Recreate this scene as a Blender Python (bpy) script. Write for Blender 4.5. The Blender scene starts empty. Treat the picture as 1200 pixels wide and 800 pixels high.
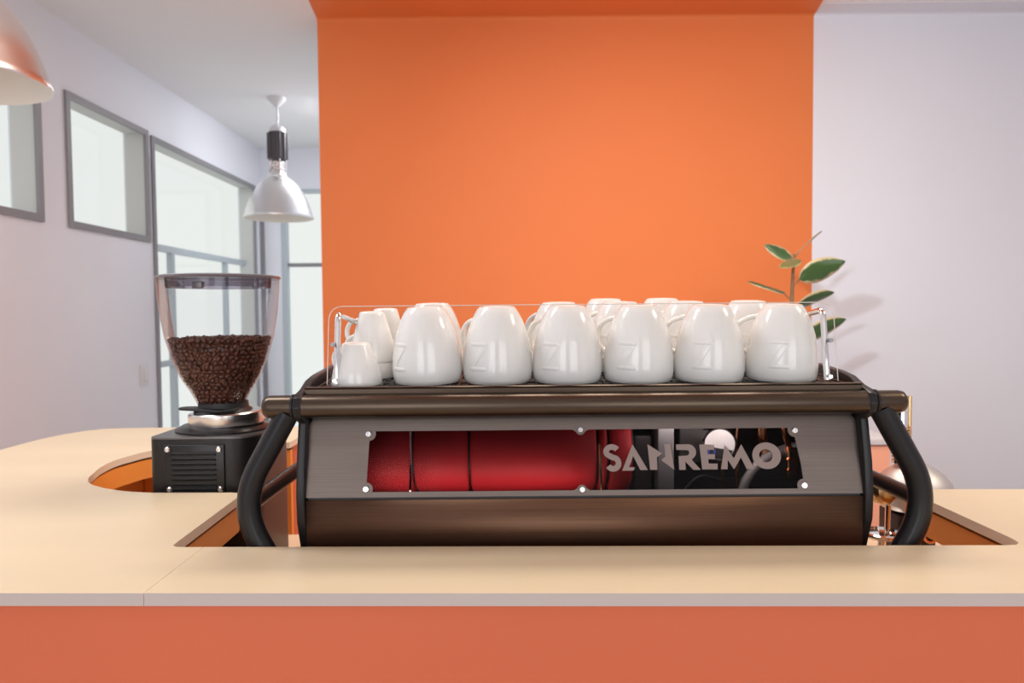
import bpy, bmesh, math, random
from math import sin, cos, pi, radians
from mathutils import Vector, Matrix
random.seed(7)
S = bpy.context.scene
COL = S.collection

# ------------------------------------------------------------------ camera
cd = bpy.data.cameras.new('camera')
cd.sensor_width = 36.0
cd.lens = 25.8
cd.dof.use_dof = True
cd.dof.focus_distance = 1.0
cd.dof.aperture_fstop = 7.0
cd.clip_start = 0.01
cam = bpy.data.objects.new('camera', cd)
COL.objects.link(cam)
cam.matrix_world = Matrix.Translation((0, 0, 1.35)) @ Matrix.Rotation(radians(90 - 2.33), 4, 'X') @ Matrix.Rotation(radians(-0.5), 4, 'Z')
S.camera = cam

# ------------------------------------------------------------------ world, light, exposure
S.view_settings.view_transform = 'Standard'
S.view_settings.look = 'None'
S.view_settings.exposure = 0.0
S.view_settings.gamma = 1.0
S.view_settings.use_curve_mapping = False
W = bpy.data.worlds.new('overcast sky')
S.world = W
W.use_nodes = True
bg = W.node_tree.nodes['Background']
bg.inputs['Color'].default_value = (0.98, 0.99, 0.975, 1)
bg.inputs['Strength'].default_value = 0.92

def area_light(name, loc, target, sx, sy, power, color):
    l = bpy.data.lights.new(name, 'AREA')
    l.shape = 'RECTANGLE'
    l.size = sx
    l.size_y = sy
    l.energy = power
    l.color = color
    o = bpy.data.objects.new(name, l)
    COL.objects.link(o)
    o.location = loc
    d = Vector(target) - Vector(loc)
    o.rotation_euler = d.to_track_quat('-Z', 'Y').to_euler()
    return o
# daylight through the shop front behind the camera, wall spot, warm lamp at right, added ceiling fills
area_light('shopfront_daylight_left', (-1.35, -3.15, 1.5), (-0.9, 3, 1.3), 1.7, 2.0, 28, (0.96, 0.97, 1.0))
area_light('shopfront_daylight_right', (1.45, -3.15, 1.5), (1.2, 3, 1.3), 1.9, 2.0, 26, (0.97, 0.97, 1.0))
wl = area_light('wall_spot_lamp', (-0.4, 0.9, 2.2), (1.5, 3.42, 1.5), 0.12, 0.12, 5.2, (0.80, 0.91, 1.0))
wl.data.spread = radians(80)
area_light('ceiling_fill_middle', (0.4, 1.75, 2.66), (0.4, 1.75, 0), 1.3, 0.35, 25, (1.0, 0.93, 0.82))  # added fill without a fixture, lights bar and worktop from above
area_light('ceiling_lamp_right', (1.9, 0.9, 2.6), (0.9, 1.1, 1.0), 0.5, 0.5, 12, (1.0, 0.87, 0.70))
area_light('ceiling_fill_far', (-1.12, 4.9, 2.67), (-1.6, 4.8, 0), 0.4, 1.2, 26, (0.97, 0.98, 1.0))  # added fill hidden behind the orange wall, brightens the far left room
area_light('ceiling_fill_left', (-1.3, 1.2, 2.66), (-1.3, 1.2, 0), 0.9, 0.3, 19, (0.95, 0.97, 1.0))  # added fill out of view, lifts the left wall

# ------------------------------------------------------------------ materials
def inp(b, name, v):
    if name in b.inputs:
        b.inputs[name].default_value = v
def mat(name, color, rough=0.5, metal=0.0, var=0.0, scale=8.0, bump=0.0, bscale=200.0, coat=0.0, stretch=None, spec=0.5, aniso=0.0):
    m = bpy.data.materials.new(name)
    m.use_nodes = True
    nt = m.node_tree
    b = nt.nodes['Principled BSDF']
    inp(b, 'Base Color', (*color, 1))
    inp(b, 'Roughness', rough)
    inp(b, 'Metallic', metal)
    inp(b, 'Coat Weight', coat)
    inp(b, 'Coat Roughness', 0.05)
    inp(b, 'Specular IOR Level', spec)
    if aniso:
        inp(b, 'Anisotropic', aniso)
    if var or bump:
        tc = nt.nodes.new('ShaderNodeTexCoord')
        mp = nt.nodes.new('ShaderNodeMapping')
        nt.links.new(tc.outputs['Object'], mp.inputs['Vector'])
        if stretch:
            mp.inputs['Scale'].default_value = stretch
    if var:
        n = nt.nodes.new('ShaderNodeTexNoise')
        n.inputs['Scale'].default_value = scale
        n.inputs['Detail'].default_value = 5
        nt.links.new(mp.outputs['Vector'], n.inputs['Vector'])
        r = nt.nodes.new('ShaderNodeValToRGB')
        r.color_ramp.elements[0].position = 0.3
        r.color_ramp.elements[1].position = 0.7
        r.color_ramp.elements[0].color = (*[c * (1 - var) for c in color], 1)
        r.color_ramp.elements[1].color = (*[min(1, c * (1 + var)) for c in color], 1)
        nt.links.new(n.outputs['Fac'], r.inputs['Fac'])
        nt.links.new(r.outputs['Color'], b.inputs['Base Color'])
    if bump:
        n2 = nt.nodes.new('ShaderNodeTexNoise')
        n2.inputs['Scale'].default_value = bscale
        nt.links.new(mp.outputs['Vector'], n2.inputs['Vector'])
        bp = nt.nodes.new('ShaderNodeBump')
        bp.inputs['Strength'].default_value = bump
        bp.inputs['Distance'].default_value = 0.002
        nt.links.new(n2.outputs['Fac'], bp.inputs['Height'])
        nt.links.new(bp.outputs['Normal'], b.inputs['Normal'])
    return m
def clear(name, tint, refl=0.5, rough=0.0, edge=0.35):
    """thin clear sheet: lets light through, mirrors a little, more at the rim"""
    m = bpy.data.materials.new(name)
    m.use_nodes = True
    nt = m.node_tree
    nt.nodes.remove(nt.nodes['Principled BSDF'])
    out = nt.nodes['Material Output']
    t = nt.nodes.new('ShaderNodeBsdfTransparent')
    t.inputs['Color'].default_value = (*tint, 1)
    g = nt.nodes.new('ShaderNodeBsdfGlossy')
    g.inputs['Roughness'].default_value = rough
    lw = nt.nodes.new('ShaderNodeLayerWeight')
    lw.inputs['Blend'].default_value = edge
    mul = nt.nodes.new('ShaderNodeMath')
    mul.operation = 'MULTIPLY'
    mul.inputs[1].default_value = refl
    mx = nt.nodes.new('ShaderNodeMixShader')
    nt.links.new(lw.outputs['Fresnel'], mul.inputs[0])
    nt.links.new(mul.outputs[0], mx.inputs['Fac'])
    nt.links.new(t.outputs[0], mx.inputs[1])
    nt.links.new(g.outputs[0], mx.inputs[2])
    nt.links.new(mx.outputs[0], out.inputs['Surface'])
    return m

M = {}
M['wall'] = mat('white wall paint', (0.79, 0.795, 0.85), 0.75, var=0.015, scale=1.2, bump=0.05, bscale=150)
M['ceiling'] = mat('ceiling paint', (0.87, 0.86, 0.86), 0.8, var=0.01, scale=1.0)
M['orange_wall'] = mat('orange wall paint', (0.78, 0.205, 0.052), 0.65, var=0.02, scale=1.5, bump=0.05, bscale=150)
M['floor'] = mat('pale floor', (0.62, 0.60, 0.58), 0.45, var=0.06, scale=3)
M['frame'] = mat('grey window frame', (0.25, 0.24, 0.255), 0.5)
M['bluegrey'] = mat('blue grey mullion', (0.46, 0.52, 0.56), 0.45)
M['reveal'] = mat('window reveal', (0.56, 0.57, 0.555), 0.6)
M['pane'] = clear('window glass', (0.97, 0.985, 0.98), 0.07)
M['worktop'] = mat('pale tan worktop', (0.70, 0.57, 0.39), 0.38, var=0.035, scale=2.2, stretch=(1, 3, 1), bump=0.03, bscale=90)
M['worktop_edge'] = mat('worktop edge', (0.58, 0.49, 0.45), 0.5)
M['counter_orange'] = mat('salmon orange laminate', (0.69, 0.144, 0.054), 0.45, var=0.03, scale=2)
M['lining'] = mat('orange lining', (0.95, 0.33, 0.06), 0.45, var=0.03, scale=5)
M['cut_edge'] = mat('cutout edge', (0.88, 0.72, 0.57), 0.45)  # lightened to offset the dim light on the cutout rim
M['dark_gap'] = mat('dark joint', (0.10, 0.04, 0.025), 0.8)  # dark colour stands in for the shade in the gap below the worktop
M['shelf'] = mat('tan shelf', (0.70, 0.50, 0.33), 0.45, var=0.03, scale=3)
M['cabinet'] = mat('coral cabinet paint', (0.95, 0.44, 0.28), 0.5, var=0.02, scale=3)
M['cab_top'] = mat('pale cabinet top', (0.72, 0.69, 0.70), 0.4)
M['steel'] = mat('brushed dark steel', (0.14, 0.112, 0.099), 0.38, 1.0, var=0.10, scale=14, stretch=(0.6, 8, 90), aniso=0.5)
M['steel_low_reflect'] = mat('brushed dark steel with counter reflection', (0.15, 0.082, 0.052), 0.50, 1.0, var=0.14, scale=14, stretch=(0.6, 8, 90), aniso=0.5)  # same steel, browned to carry the reflection of the counter
M['black_metal'] = mat('satin black metal', (0.012, 0.0115, 0.013), 0.33, 0.0, spec=0.32)
M['bronze'] = mat('dark bronze rail', (0.088, 0.063, 0.046), 0.29, 0.9)
M['chrome'] = mat('chrome', (0.82, 0.81, 0.80), 0.07, 1.0)
M['satin_steel'] = mat('satin steel', (0.62, 0.60, 0.59), 0.50, 1.0)
M['polished'] = mat('polished steel', (0.74, 0.72, 0.70), 0.24, 1.0)
M['alu'] = mat('polished aluminium shade', (0.80, 0.78, 0.78), 0.32, 1.0)
M['cream'] = mat('cream lamp lining', (0.88, 0.84, 0.76), 0.5)
M['brass'] = mat('brass', (0.75, 0.53, 0.28), 0.22, 1.0)
M['copper'] = mat('copper', (0.85, 0.42, 0.24), 0.2, 1.0)
M['white_cer'] = mat('white glazed ceramic', (0.86, 0.835, 0.80), 0.16, coat=0.6, spec=0.5)
M['acrylic'] = clear('clear acrylic', (0.985, 0.99, 0.99), 0.10)
M['acr_glint'] = mat('acrylic edge glint', (0.70, 0.63, 0.57), 0.15)  # pale colour for the light caught along the acrylic rim
M['hopper'] = clear('clear hopper plastic', (0.97, 0.97, 0.975), 0.7, 0.02, edge=0.18)
M['tint'] = clear('smoked window plate', (0.56, 0.53, 0.53), 0.035)
M['lid'] = mat('smoky lid', (0.13, 0.11, 0.12), 0.12)
M['lid_flange'] = clear('smoky flange', (0.42, 0.38, 0.44), 0.8)
M['letter'] = mat('brown grey print', (0.30, 0.225, 0.205), 0.6)
M['red'] = mat('red boiler jacket', (0.62, 0.025, 0.035), 0.6)
M['bean'] = mat('roasted beans', (0.105, 0.036, 0.022), 0.30, var=0.35, scale=60)
M['grinder'] = mat('satin black grinder', (0.013, 0.0115, 0.0125), 0.30, spec=0.35)
M['grinder_top'] = mat('grinder top plate', (0.16, 0.15, 0.15), 0.35, 0.6)
M['rubber'] = mat('black rubber', (0.012, 0.012, 0.014), 0.5)
M['inner'] = mat('machine inside', (0.035, 0.032, 0.033), 0.5)
M['grey_block'] = mat('grey casting', (0.30, 0.30, 0.32), 0.4, 0.4)
M['hose'] = mat('grey hose', (0.22, 0.22, 0.23), 0.4)
M['dial'] = mat('white dial', (0.8, 0.8, 0.82), 0.4)
M['blue'] = mat('blue print', (0.08, 0.12, 0.42), 0.4)
M['pot'] = mat('terracotta pot', (0.50, 0.22, 0.13), 0.7, var=0.08, scale=12)
M['soil'] = mat('soil', (0.05, 0.03, 0.02), 0.9, var=0.3, scale=60)
M['stem'] = mat('plant stem', (0.22, 0.13, 0.06), 0.6, var=0.2, scale=40)
M['plastic'] = mat('white switch plastic', (0.72, 0.70, 0.71), 0.4)
M['lamp_dark'] = mat('dark lamp housing', (0.10, 0.09, 0.095), 0.35, 0.5)

def leaf_mat(name, green, cream):
    m = mat(name, green, 0.32, coat=0.2)
    nt = m.node_tree
    b = nt.nodes['Principled BSDF']
    at = nt.nodes.new('ShaderNodeAttribute')
    at.attribute_name = 'edge'
    tc = nt.nodes.new('ShaderNodeTexCoord')
    n = nt.nodes.new('ShaderNodeTexNoise')
    n.inputs['Scale'].default_value = 38
    n.inputs['Detail'].default_value = 3
    nt.links.new(tc.outputs['Object'], n.inputs['Vector'])
    ad = nt.nodes.new('ShaderNodeMath')
    ad.operation = 'MULTIPLY_ADD'
    ad.inputs[1].default_value = 0.9
    nt.links.new(n.outputs['Fac'], ad.inputs[0])
    nt.links.new(at.outputs['Fac'], ad.inputs[2])
    r = nt.nodes.new('ShaderNodeValToRGB')
    e = r.color_ramp.elements
    e[0].position = 0.62
    e[0].color = (*green, 1)
    e[1].position = 1.28
    e[1].color = (*cream, 1)
    sc = nt.nodes.new('ShaderNodeMath')
    sc.operation = 'MULTIPLY'
    sc.inputs[1].default_value = 0.78
    nt.links.new(ad.outputs[0], sc.inputs[0])
    e[0].position = 0.78
    e[1].position = 0.98
    e2 = r.color_ramp.elements.new(0.88)
    e2.color = (*[0.5 * (a + c) for a, c in zip(green, cream)], 1)
    nt.links.new(sc.outputs[0], r.inputs['Fac'])
    nt.links.new(r.outputs['Color'], b.inputs['Base Color'])
    return m
M['leaf'] = leaf_mat('variegated leaf', (0.045, 0.105, 0.03), (0.62, 0.50, 0.28))
M['leaf_pale'] = leaf_mat('young leaf', (0.21, 0.19, 0.055), (0.52, 0.42, 0.20))

# ------------------------------------------------------------------ helpers
def link(o, parent=None):
    COL.objects.link(o)
    if parent is not None:
        o.parent = parent
    return o
def origin_of(o):
    v = Vector((0, 0, 0))
    while o is not None:
        v += o.location
        o = o.parent
    return v
def obj(name, bm, m, parent=None, smooth=True, kind=None, label=None, bevel=0.0, angle=35):
    """one mesh object; its bmesh is in world coordinates, moved to the parent's frame"""
    if parent is not None:
        off = origin_of(parent)
        if off.length:
            bmesh.ops.translate(bm, vec=-off, verts=bm.verts)
    bmesh.ops.recalc_face_normals(bm, faces=bm.faces)
    me = bpy.data.meshes.new(name)
    bm.to_mesh(me)
    bm.free()
    for k in (m if isinstance(m, (list, tuple)) else [m]):
        me.materials.append(k)
    o = link(bpy.data.objects.new(name, me), parent)
    if bevel:
        md = o.modifiers.new('bevel', 'BEVEL')
        md.width = bevel
        md.segments = 3
        md.limit_method = 'ANGLE'
        md.angle_limit = radians(40)
    if smooth:
        me.shade_smooth()
        es = o.modifiers.new('edges', 'EDGE_SPLIT')
        es.split_angle = radians(angle)
    if kind:
        o['kind'] = kind
    if label:
        o['label'] = label
    return o
def tag(o, label, cat, group=None):
    o['label'] = label
    o['category'] = cat
    if group:
        o['group'] = group
    return o
def thing(name, label, cat, loc, group=None):
    o = link(bpy.data.objects.new(name, None))
    o.empty_display_size = 0.05
    o.location = loc
    return tag(o, label, cat, group)
def box(bm, x0, x1, y0, y1, z0, z1):
    r = bmesh.ops.create_cube(bm, size=1.0)
    for v in r['verts']:
        v.co = Vector((x0 + (v.co.x + .5) * (x1 - x0), y0 + (v.co.y + .5) * (y1 - y0), z0 + (v.co.z + .5) * (z1 - z0)))
    return bm
def B(*a):
    bm = bmesh.new()
    return box(bm, *a)
def lathe(bm, prof, c=(0, 0, 0), n=48, cap0=False, cap1=False, mtx=None):
    rings = []
    for r, z in prof:
        ring = []
        for i in range(n):
            a = 2 * pi * i / n
            p = Vector((r * cos(a), r * sin(a), z))
            if mtx is not None:
                p = mtx @ p
            ring.append(bm.verts.new(p + Vector(c)))
        rings.append(ring)
    for a, b in zip(rings[:-1], rings[1:]):
        for i in range(n):
            j = (i + 1) % n
            bm.faces.new((a[i], a[j], b[j], b[i]))
    if cap0:
        bm.faces.new(list(reversed(rings[0])))
    if cap1:
        bm.faces.new(rings[-1])
    return bm
def L(prof, c=(0, 0, 0), n=48, cap0=True, cap1=True, mtx=None):
    return lathe(bmesh.new(), prof, c, n, cap0, cap1, mtx)
def fillet(pts, r, n=6):
    pts = [Vector(p) for p in pts]
    out = [pts[0]]
    for i in range(1, len(pts) - 1):
        p = pts[i]
        a = (pts[i - 1] - p)
        b = (pts[i + 1] - p)
        k = min(r, a.length * .48, b.length * .48)
        p0 = p + a.normalized() * k
        p1 = p + b.normalized() * k
        for j in range(n + 1):
            t = j / n
            out.append(p0 * (1 - t) ** 2 + p * 2 * t * (1 - t) + p1 * t * t)
    out.append(pts[-1])
    return out
def tube(bm, pts, r, n=16, caps=True, flat=None):
    pts = [Vector(p) for p in pts]
    rs = r if isinstance(r, (list, tuple)) else [r] * len(pts)
    t0 = (pts[1] - pts[0]).normalized()
    ref = Vector((0, 0, 1)) if abs(t0.z) < .9 else Vector((1, 0, 0))
    u = t0.cross(ref).normalized()
    rings = []
    for i, p in enumerate(pts):
        if i == 0:
            t = t0
        elif i == len(pts) - 1:
            t = (pts[-1] - pts[-2]).normalized()
        else:
            t = ((pts[i + 1] - p).normalized() + (p - pts[i - 1]).normalized()).normalized()
        u = (u - t * u.dot(t)).normalized()
        w = t.cross(u)
        fu, fw = flat if flat else (1, 1)
        rings.append([bm.verts.new(p + u * rs[i] * fu * cos(2 * pi * k / n) + w * rs[i] * fw * sin(2 * pi * k / n)) for k in range(n)])
    for a, b in zip(rings[:-1], rings[1:]):
        for i in range(n):
            j = (i + 1) % n
            bm.faces.new((a[i], a[j], b[j], b[i]))
    if caps:
        bm.faces.new(list(reversed(rings[0])))
        bm.faces.new(rings[-1])
    return bm
def T(pts, r, n=16, **k):
    return tube(bmesh.new(), pts, r, n, **k)
def prism(bm, poly, z0, z1):
    """polygon (x, y) extruded from z0 to z1"""
    a = [bm.verts.new((x, y, z0)) for x, y in poly]
    b = [bm.verts.new((x, y, z1)) for x, y in poly]
    bm.faces.new(list(reversed(a)))
    bm.faces.new(b)
    n = len(poly)
    for i in range(n):
        j = (i + 1) % n
        bm.faces.new((a[i], a[j], b[j], b[i]))
    return bm
def extr(bm, poly, f0, f1):
    """polygon mapped through f0 and f1 (front and back), closed"""
    a = [bm.verts.new(f0(p)) for p in poly]
    b = [bm.verts.new(f1(p)) for p in poly]
    bm.faces.new(a)
    bm.faces.new(list(reversed(b)))
    n = len(poly)
    for i in range(n):
        j = (i + 1) % n
        bm.faces.new((a[i], b[i], b[j], a[j]))
    return bm
def round_poly(pts, rr, n=6):
    """round the corners of a closed 2-D polygon; rr = radius or list of radii"""
    out = []
    N = len(pts)
    for i in range(N):
        r = rr[i] if isinstance(rr, (list, tuple)) else rr
        p = Vector(pts[i])
        if r <= 0:
            out.append(tuple(p))
            continue
        a = Vector(pts[i - 1]) - p
        b = Vector(pts[(i + 1) % N]) - p
        k0 = min(r, a.length * .49)
        k1 = min(r, b.length * .49)
        p0 = p + a.normalized() * k0
        p1 = p + b.normalized() * k1
        for j in range(n + 1):
            t = j / n
            out.append(tuple(p0 * (1 - t) ** 2 + p * 2 * t * (1 - t) + p1 * t * t))
    return out
def struct(name, bm, m, parent=None, **k):
    return obj(name, bm, m, parent, kind='structure', **k)
RX = Matrix.Rotation(pi / 2, 3, 'X')       # lathe axis z -> -y
RY = Matrix.Rotation(pi / 2, 3, 'Y')       # lathe axis z -> x

# ------------------------------------------------------------------ room shell
CE = 2.70          # ceiling
LX = -2.05         # left wall
BY = 3.42          # orange wall
FY = 6.05          # far wall
OX0, OX1 = -0.88, 1.396
struct('floor', B(-2.3, 3.4, -3.2, 6.3, -0.05, 0.0), M['floor'], smooth=False)
struct('ceiling', B(-2.3, 3.4, -3.2, 6.3, CE, CE + .1), M['ceiling'], smooth=False)
# back wall: orange field (running on over the ceiling as a painted strip) and white field
bm = bmesh.new()
prof = [(BY, 0.0), (BY, CE - .02)]
for i in range(1, 7):
    a = pi / 2 * i / 6
    prof.append((BY - .02 * (1 - cos(a)), CE - .02 + .018 * sin(a)))
prof += [(0.6, CE - .002), (0.6, CE + .02), (BY + .16, CE + .02), (BY + .16, 0.0)]
extr(bm, prof, lambda p: (OX0 + (.25 if p[0] < 1 else 0), p[0], p[1]), lambda p: (OX1 - (.45 if p[0] < 1 else 0), p[0], p[1]))
struct('wall_orange', bm, M['orange_wall'], angle=50)
bm = bmesh.new()
prof2 = [(y, z) for y, z in prof[:-4]] + [(3.30, CE - .002), (3.30, CE + .02), (BY + .16, CE + .02), (BY + .16, 0.0)]
extr(bm, prof2, lambda p: (OX1, p[0], p[1]), lambda p: (3.3, p[0], p[1]))
struct('wall_back', bm, M['wall'], angle=50)
struct('wall_right', B(3.3, 3.4, -3.2, BY + .16, 0, CE), M['wall'], smooth=False)
struct('wall_inner', B(OX0 + .02, OX0 + .18, BY + .16, FY, 0, CE), M['wall'], smooth=False)

def holed_wall(name, plane, at, thick, lo, hi, holes, m, z1=CE):
    """wall in the plane x=at or y=at with rectangular holes (a0, a1, z0, z1), built as strips"""
    bm = bmesh.new()
    xs = sorted({lo, hi, *[h[0] for h in holes], *[h[1] for h in holes]})
    zs = sorted({0.0, z1, *[h[2] for h in holes], *[h[3] for h in holes]})
    for a0, a1 in zip(xs[:-1], xs[1:]):
        z_run = None
        for b0, b1 in zip(zs[:-1], zs[1:]):
            ca, cb = (a0 + a1) / 2, (b0 + b1) / 2
            hole = any(h[0] < ca < h[1] and h[2] < cb < h[3] for h in holes)
            if not hole:
                z_run = (z_run[0], b1) if z_run else (b0, b1)
            if (hole or b1 == zs[-1]) and z_run:
                if plane == 'x':
                    box(bm, at - thick, at, a0, a1, *z_run)
                else:
                    box(bm, a0, a1, at, at + thick, *z_run)
                z_run = None
    bmesh.ops.remove_doubles(bm, verts=bm.verts, dist=1e-5)
    return struct(name, bm, m, smooth=False)
TH = .125
WA = (1.55, 3.215, 1.775, 2.365)
WB = (3.43, 4.165, 1.775, 2.37)
WC = (4.235, 5.895, 0.02, 2.355)
holed_wall('wall_left', 'x', LX, TH, -3.2, FY + .12, [WA, WB, WC], M['wall'])
WD = (-1.885, -0.95, 0.02, 2.365)
holed_wall('wall_far', 'y', FY, .12, -2.2, OX0 + .18, [WD], M['wall'])
# shop front behind the camera: two wide openings
holed_wall('wall_front', 'y', -3.1, .1, -2.2, 3.4, [(-2.2 + .05, -.5, .4, 2.5), (.45, 2.45, .4, 2.5)], M['wall'])

def win_x(idx, hole, bars, fw=.032):
    """window in the left wall: reveal boards, frame rim on the wall face, pane near the outer face"""
    y0, y1, z0, z1 = hole
    root = struct('window_%d' % idx, B(LX - TH + .002, LX - TH + .010, y0 + .002, y1 - .002, z0 + .002, z1 - .002), M['pane'], smooth=False)
    e = .006
    for nm, a in (('reveal', (LX - TH + .012, LX - .002, y1 - e, y1, z0, z1)), ('reveal', (LX - TH + .012, LX - .002, y0, y0 + e, z0, z1)),
                  ('reveal', (LX - TH + .012, LX - .002, y0 + e, y1 - e, z1 - e, z1)), ('window_sill', (LX - TH + .012, LX - .002, y0 + e, y1 - e, z0, z0 + e))):
        struct(nm, B(*a), M['reveal'], root, smooth=False)
    for a in ((y0 - fw / 2, y0 + fw / 2, z0 + fw / 2, z1 - fw / 2), (y1 - fw / 2, y1 + fw / 2, z0 + fw / 2, z1 - fw / 2), (y0 - fw / 2, y1 + fw / 2, z1 - fw / 2, z1 + fw / 2), (y0 - fw / 2, y1 + fw / 2, z0 - fw / 2, z0 + fw / 2)):
        struct('window_frame', B(LX - .004, LX + .012, *a), M['frame'], root, smooth=False)
    for a in bars:
        struct('mullion', B(LX - TH + .012, LX - TH + .05, *a), M['bluegrey'], root, smooth=False)
    return root
win_x(1, WA, [(2.35, 2.38, WA[2], WA[3])])
win_x(2, WB, [])
win_x(3, WC, [(WC[0], WC[1], 1.735, 1.775), (4.62, 4.655, .02, 1.735), (5.50, 5.525, .02, 1.735), (WC[0], 4.62, 1.03, 1.065)])
root = struct('window_4', B(WD[0] + .002, WD[1] - .002, FY + .10, FY + .108, WD[2] + .002, WD[3] - .002), M['pane'], smooth=False)
for a in ((WD[0], WD[0] + .045, WD[2] + .04, WD[3] - .03), (WD[1] - .045, WD[1], WD[2] + .04, WD[3] - .03), (WD[0], WD[1], WD[3] - .03, WD[3]), (WD[0], WD[1], WD[2], WD[2] + .04)):
    struct('window_frame', B(a[0], a[1], FY - .006, FY + .06, a[2], a[3]), M['bluegrey'], root, smooth=False)
struct('mullion', B(WD[0] + .045, WD[1] - .045, FY + .02, FY + .07, 1.735, 1.765), M['frame'], root, smooth=False)
struct('trim_1', B(-2.05, -2.02, FY - .03, FY, 0, 2.36), M['frame'], smooth=False)
# switch on the left wall
sw = thing('light_switch', 'small white light switch on left wall beside tall window', 'switch', (LX, 4.07, 1.013))
obj('back_plate', B(LX, LX + .010, 4.03, 4.11, .955, 1.075), M['plastic'], sw, bevel=.003)
obj('rocker', B(LX + .010, LX + .016, 4.05, 4.09, .98, 1.05), M['plastic'], sw, bevel=.002)

# ------------------------------------------------------------------ pendant lamps
def pendant(loc, label, group):
    x, y, z = loc
    t = thing('pendant_lamp', label, 'lamp', loc, group)
    outer = [(.212, 0), (.214, .006), (.207, .022), (.196, .06), (.176, .115), (.150, .165), (.118, .21), (.085, .24), (.056, .258)]
    inner = [(.052, .255), (.083, .235), (.115, .205), (.147, .160), (.173, .11), (.193, .058), (.204, .022), (.209, .004), (.212, 0)]
    obj('lamp_shade', L(outer, loc, 64, False, False), M['alu'], t, angle=60)
    obj('shade_lining', L(inner, loc, 64, False, False), M['cream'], t, angle=60)
    obj('shade_collar', L([(.058, .252), (.060, .262), (.045, .285), (.036, .30)], loc, 32, True, False), M['alu'], t)
    cage = bmesh.new()
    lathe(cage, [(.040, .30), (.044, .305), (.044, .315), (.036, .32), (.036, .335), (.046, .34), (.046, .352), (.036, .358)], loc, 32, True, True)
    for k in range(6):
        a = k * pi / 3
        p = Vector(loc) + Vector((.050 * cos(a), .050 * sin(a), 0))
        tube(cage, [p + Vector((0, 0, .285)), p + Vector((0, 0, .365))], .004, 8)
    obj('lamp_cage', cage, M['chrome'], t)
    hs = bmesh.new()
    lathe(hs, [(.052, .362), (.058, .368), (.058, .53), (.052, .536)], loc, 32, True, True)
    for k in range(12):
        a = k * pi / 6
        p = Vector(loc) + Vector((.060 * cos(a), .060 * sin(a), 0))
        tube(hs, [p + Vector((0, 0, .372)), p + Vector((0, 0, .528))], .005, 8)
    obj('lamp_housing', hs, M['lamp_dark'], t)
    obj('housing_cap', L([(.050, .536), (.050, .55), (.036, .572), (.012, .585)], loc, 32), M['alu'], t)
    top = CE - z
    cord = [Vector(loc) + Vector((.010 * sin(3.0 * s) * (1 - s), 0, .58 + (top - .60) * s)) for s in [i / 10 for i in range(11)]]
    obj('cord', T(cord, .006, 8), M['plastic'], t)
    obj('ceiling_rose', L([(.012, top - .06), (.02, top - .05), (.055, top - .015), (.058, top)], loc, 32), M['plastic'], t)
    obj('bulb', L([(.016, .24), (.02, .20), (.038, .15), (.040, .13), (.03, .105), (.004, .095)], loc, 24), M['cream'], t)
    return t
pendant((-1.415, 1.9, 1.948), 'large aluminium bell pendant lamp cut off at the upper left, reflecting orange', 'bell pendant lamps')
pendant((-1.46, 4.65, 1.948), 'smaller looking aluminium bell pendant lamp hanging whole in front of the far windows', 'bell pendant lamps')

# ------------------------------------------------------------------ bar counter
CT = 1.05
ctr = thing('bar_counter', 'long bar counter with pale tan top, salmon orange front and cutout for the coffee machine', 'counter', (0, 1.0, 0))
def yf(x):
    return .7712 - .0229 * x
def yb(x):
    return 1.204 - .0323 * (x - .719)
hole_path = [(.6475, yb(.6475))] + [(.6478, .945), (.645, .926), (.636, .917), (.620, .9155)] + [(-.425, .9365), (-.437, .938), (-.4435, .944), (-.4445, .955)]
hole_path += [(-.452, 1.200), (-.455, 1.213), (-.462, 1.221), (-.476, 1.224), (-.610, 1.228), (-.655, 1.238), (-.694, 1.255), (-.729, 1.277), (-.758, 1.302), (-.783, 1.342), (-.799, 1.387),
              (-.814, 1.435), (-.822, 1.483), (-.823, 1.52), (-.817, 1.553), (-.803, 1.605), (-.765, 1.655), (-.70, 1.69), (-.52, 1.70)]
def smooth_path(p, n=4):
    out = []
    for i in range(len(p) - 1):
        a, b, c, d = [Vector(p[k]) for k in (max(0, i - 1), i, i + 1, min(len(p) - 1, i + 2))]
        for j in range(n):
            t = j / n
            out.append(tuple(.5 * (2 * b + (c - a) * t + (2 * a - 5 * b + 4 * c - d) * t * t + (3 * b - a - 3 * c + d) * t ** 3)))
    return out + [tuple(p[-1])]
k0 = [i for i, p in enumerate(hole_path) if abs(p[0] + .610) < 1e-6][0]
hole_path = hole_path[:k0] + smooth_path(hole_path[k0:-1]) + hole_path[-1:]
SX = -.40
# front strip point on the cutout edge at the seam
def cut_y(x):
    return .9155 + (.620 - x) / 1.045 * .021
ihole = [i for i, p in enumerate(hole_path) if abs(p[0] + .425) < 1e-6][0]
right_poly = [(SX + .0004, yf(SX)), (2.2, yf(2.2)), (2.2, yb(2.2))] + hole_path[:ihole] + [(SX + .0004, cut_y(SX))]
left_poly = [(-1.15, yf(-1.15)), (SX - .0004, yf(SX)), (SX - .0004, cut_y(SX))] + hole_path[ihole:] + [(-.52, 1.94), (-.955, 1.941), (-1.04, 1.938), (-1.085, 1.925), (-1.115, 1.895), (-1.136, 1.845), (-1.149, 1.78), (-1.151, 1.72)]
def slab(poly, name):
    bm = prism(bmesh.new(), poly, CT - .014, CT)
    o = obj(name, bm, [M['worktop'], M['worktop_edge'], M['cut_edge']], ctr, smooth=True, angle=30)
    for p in o.data.polygons:
        if abs(p.normal.z) < .5:
            p.material_index = 1 if p.center.y + 1.0 < yf(p.center.x) + .02 else 2
    return o
slab(right_poly, 'worktop_panel')
slab(left_poly, 'worktop_panel')
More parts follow.
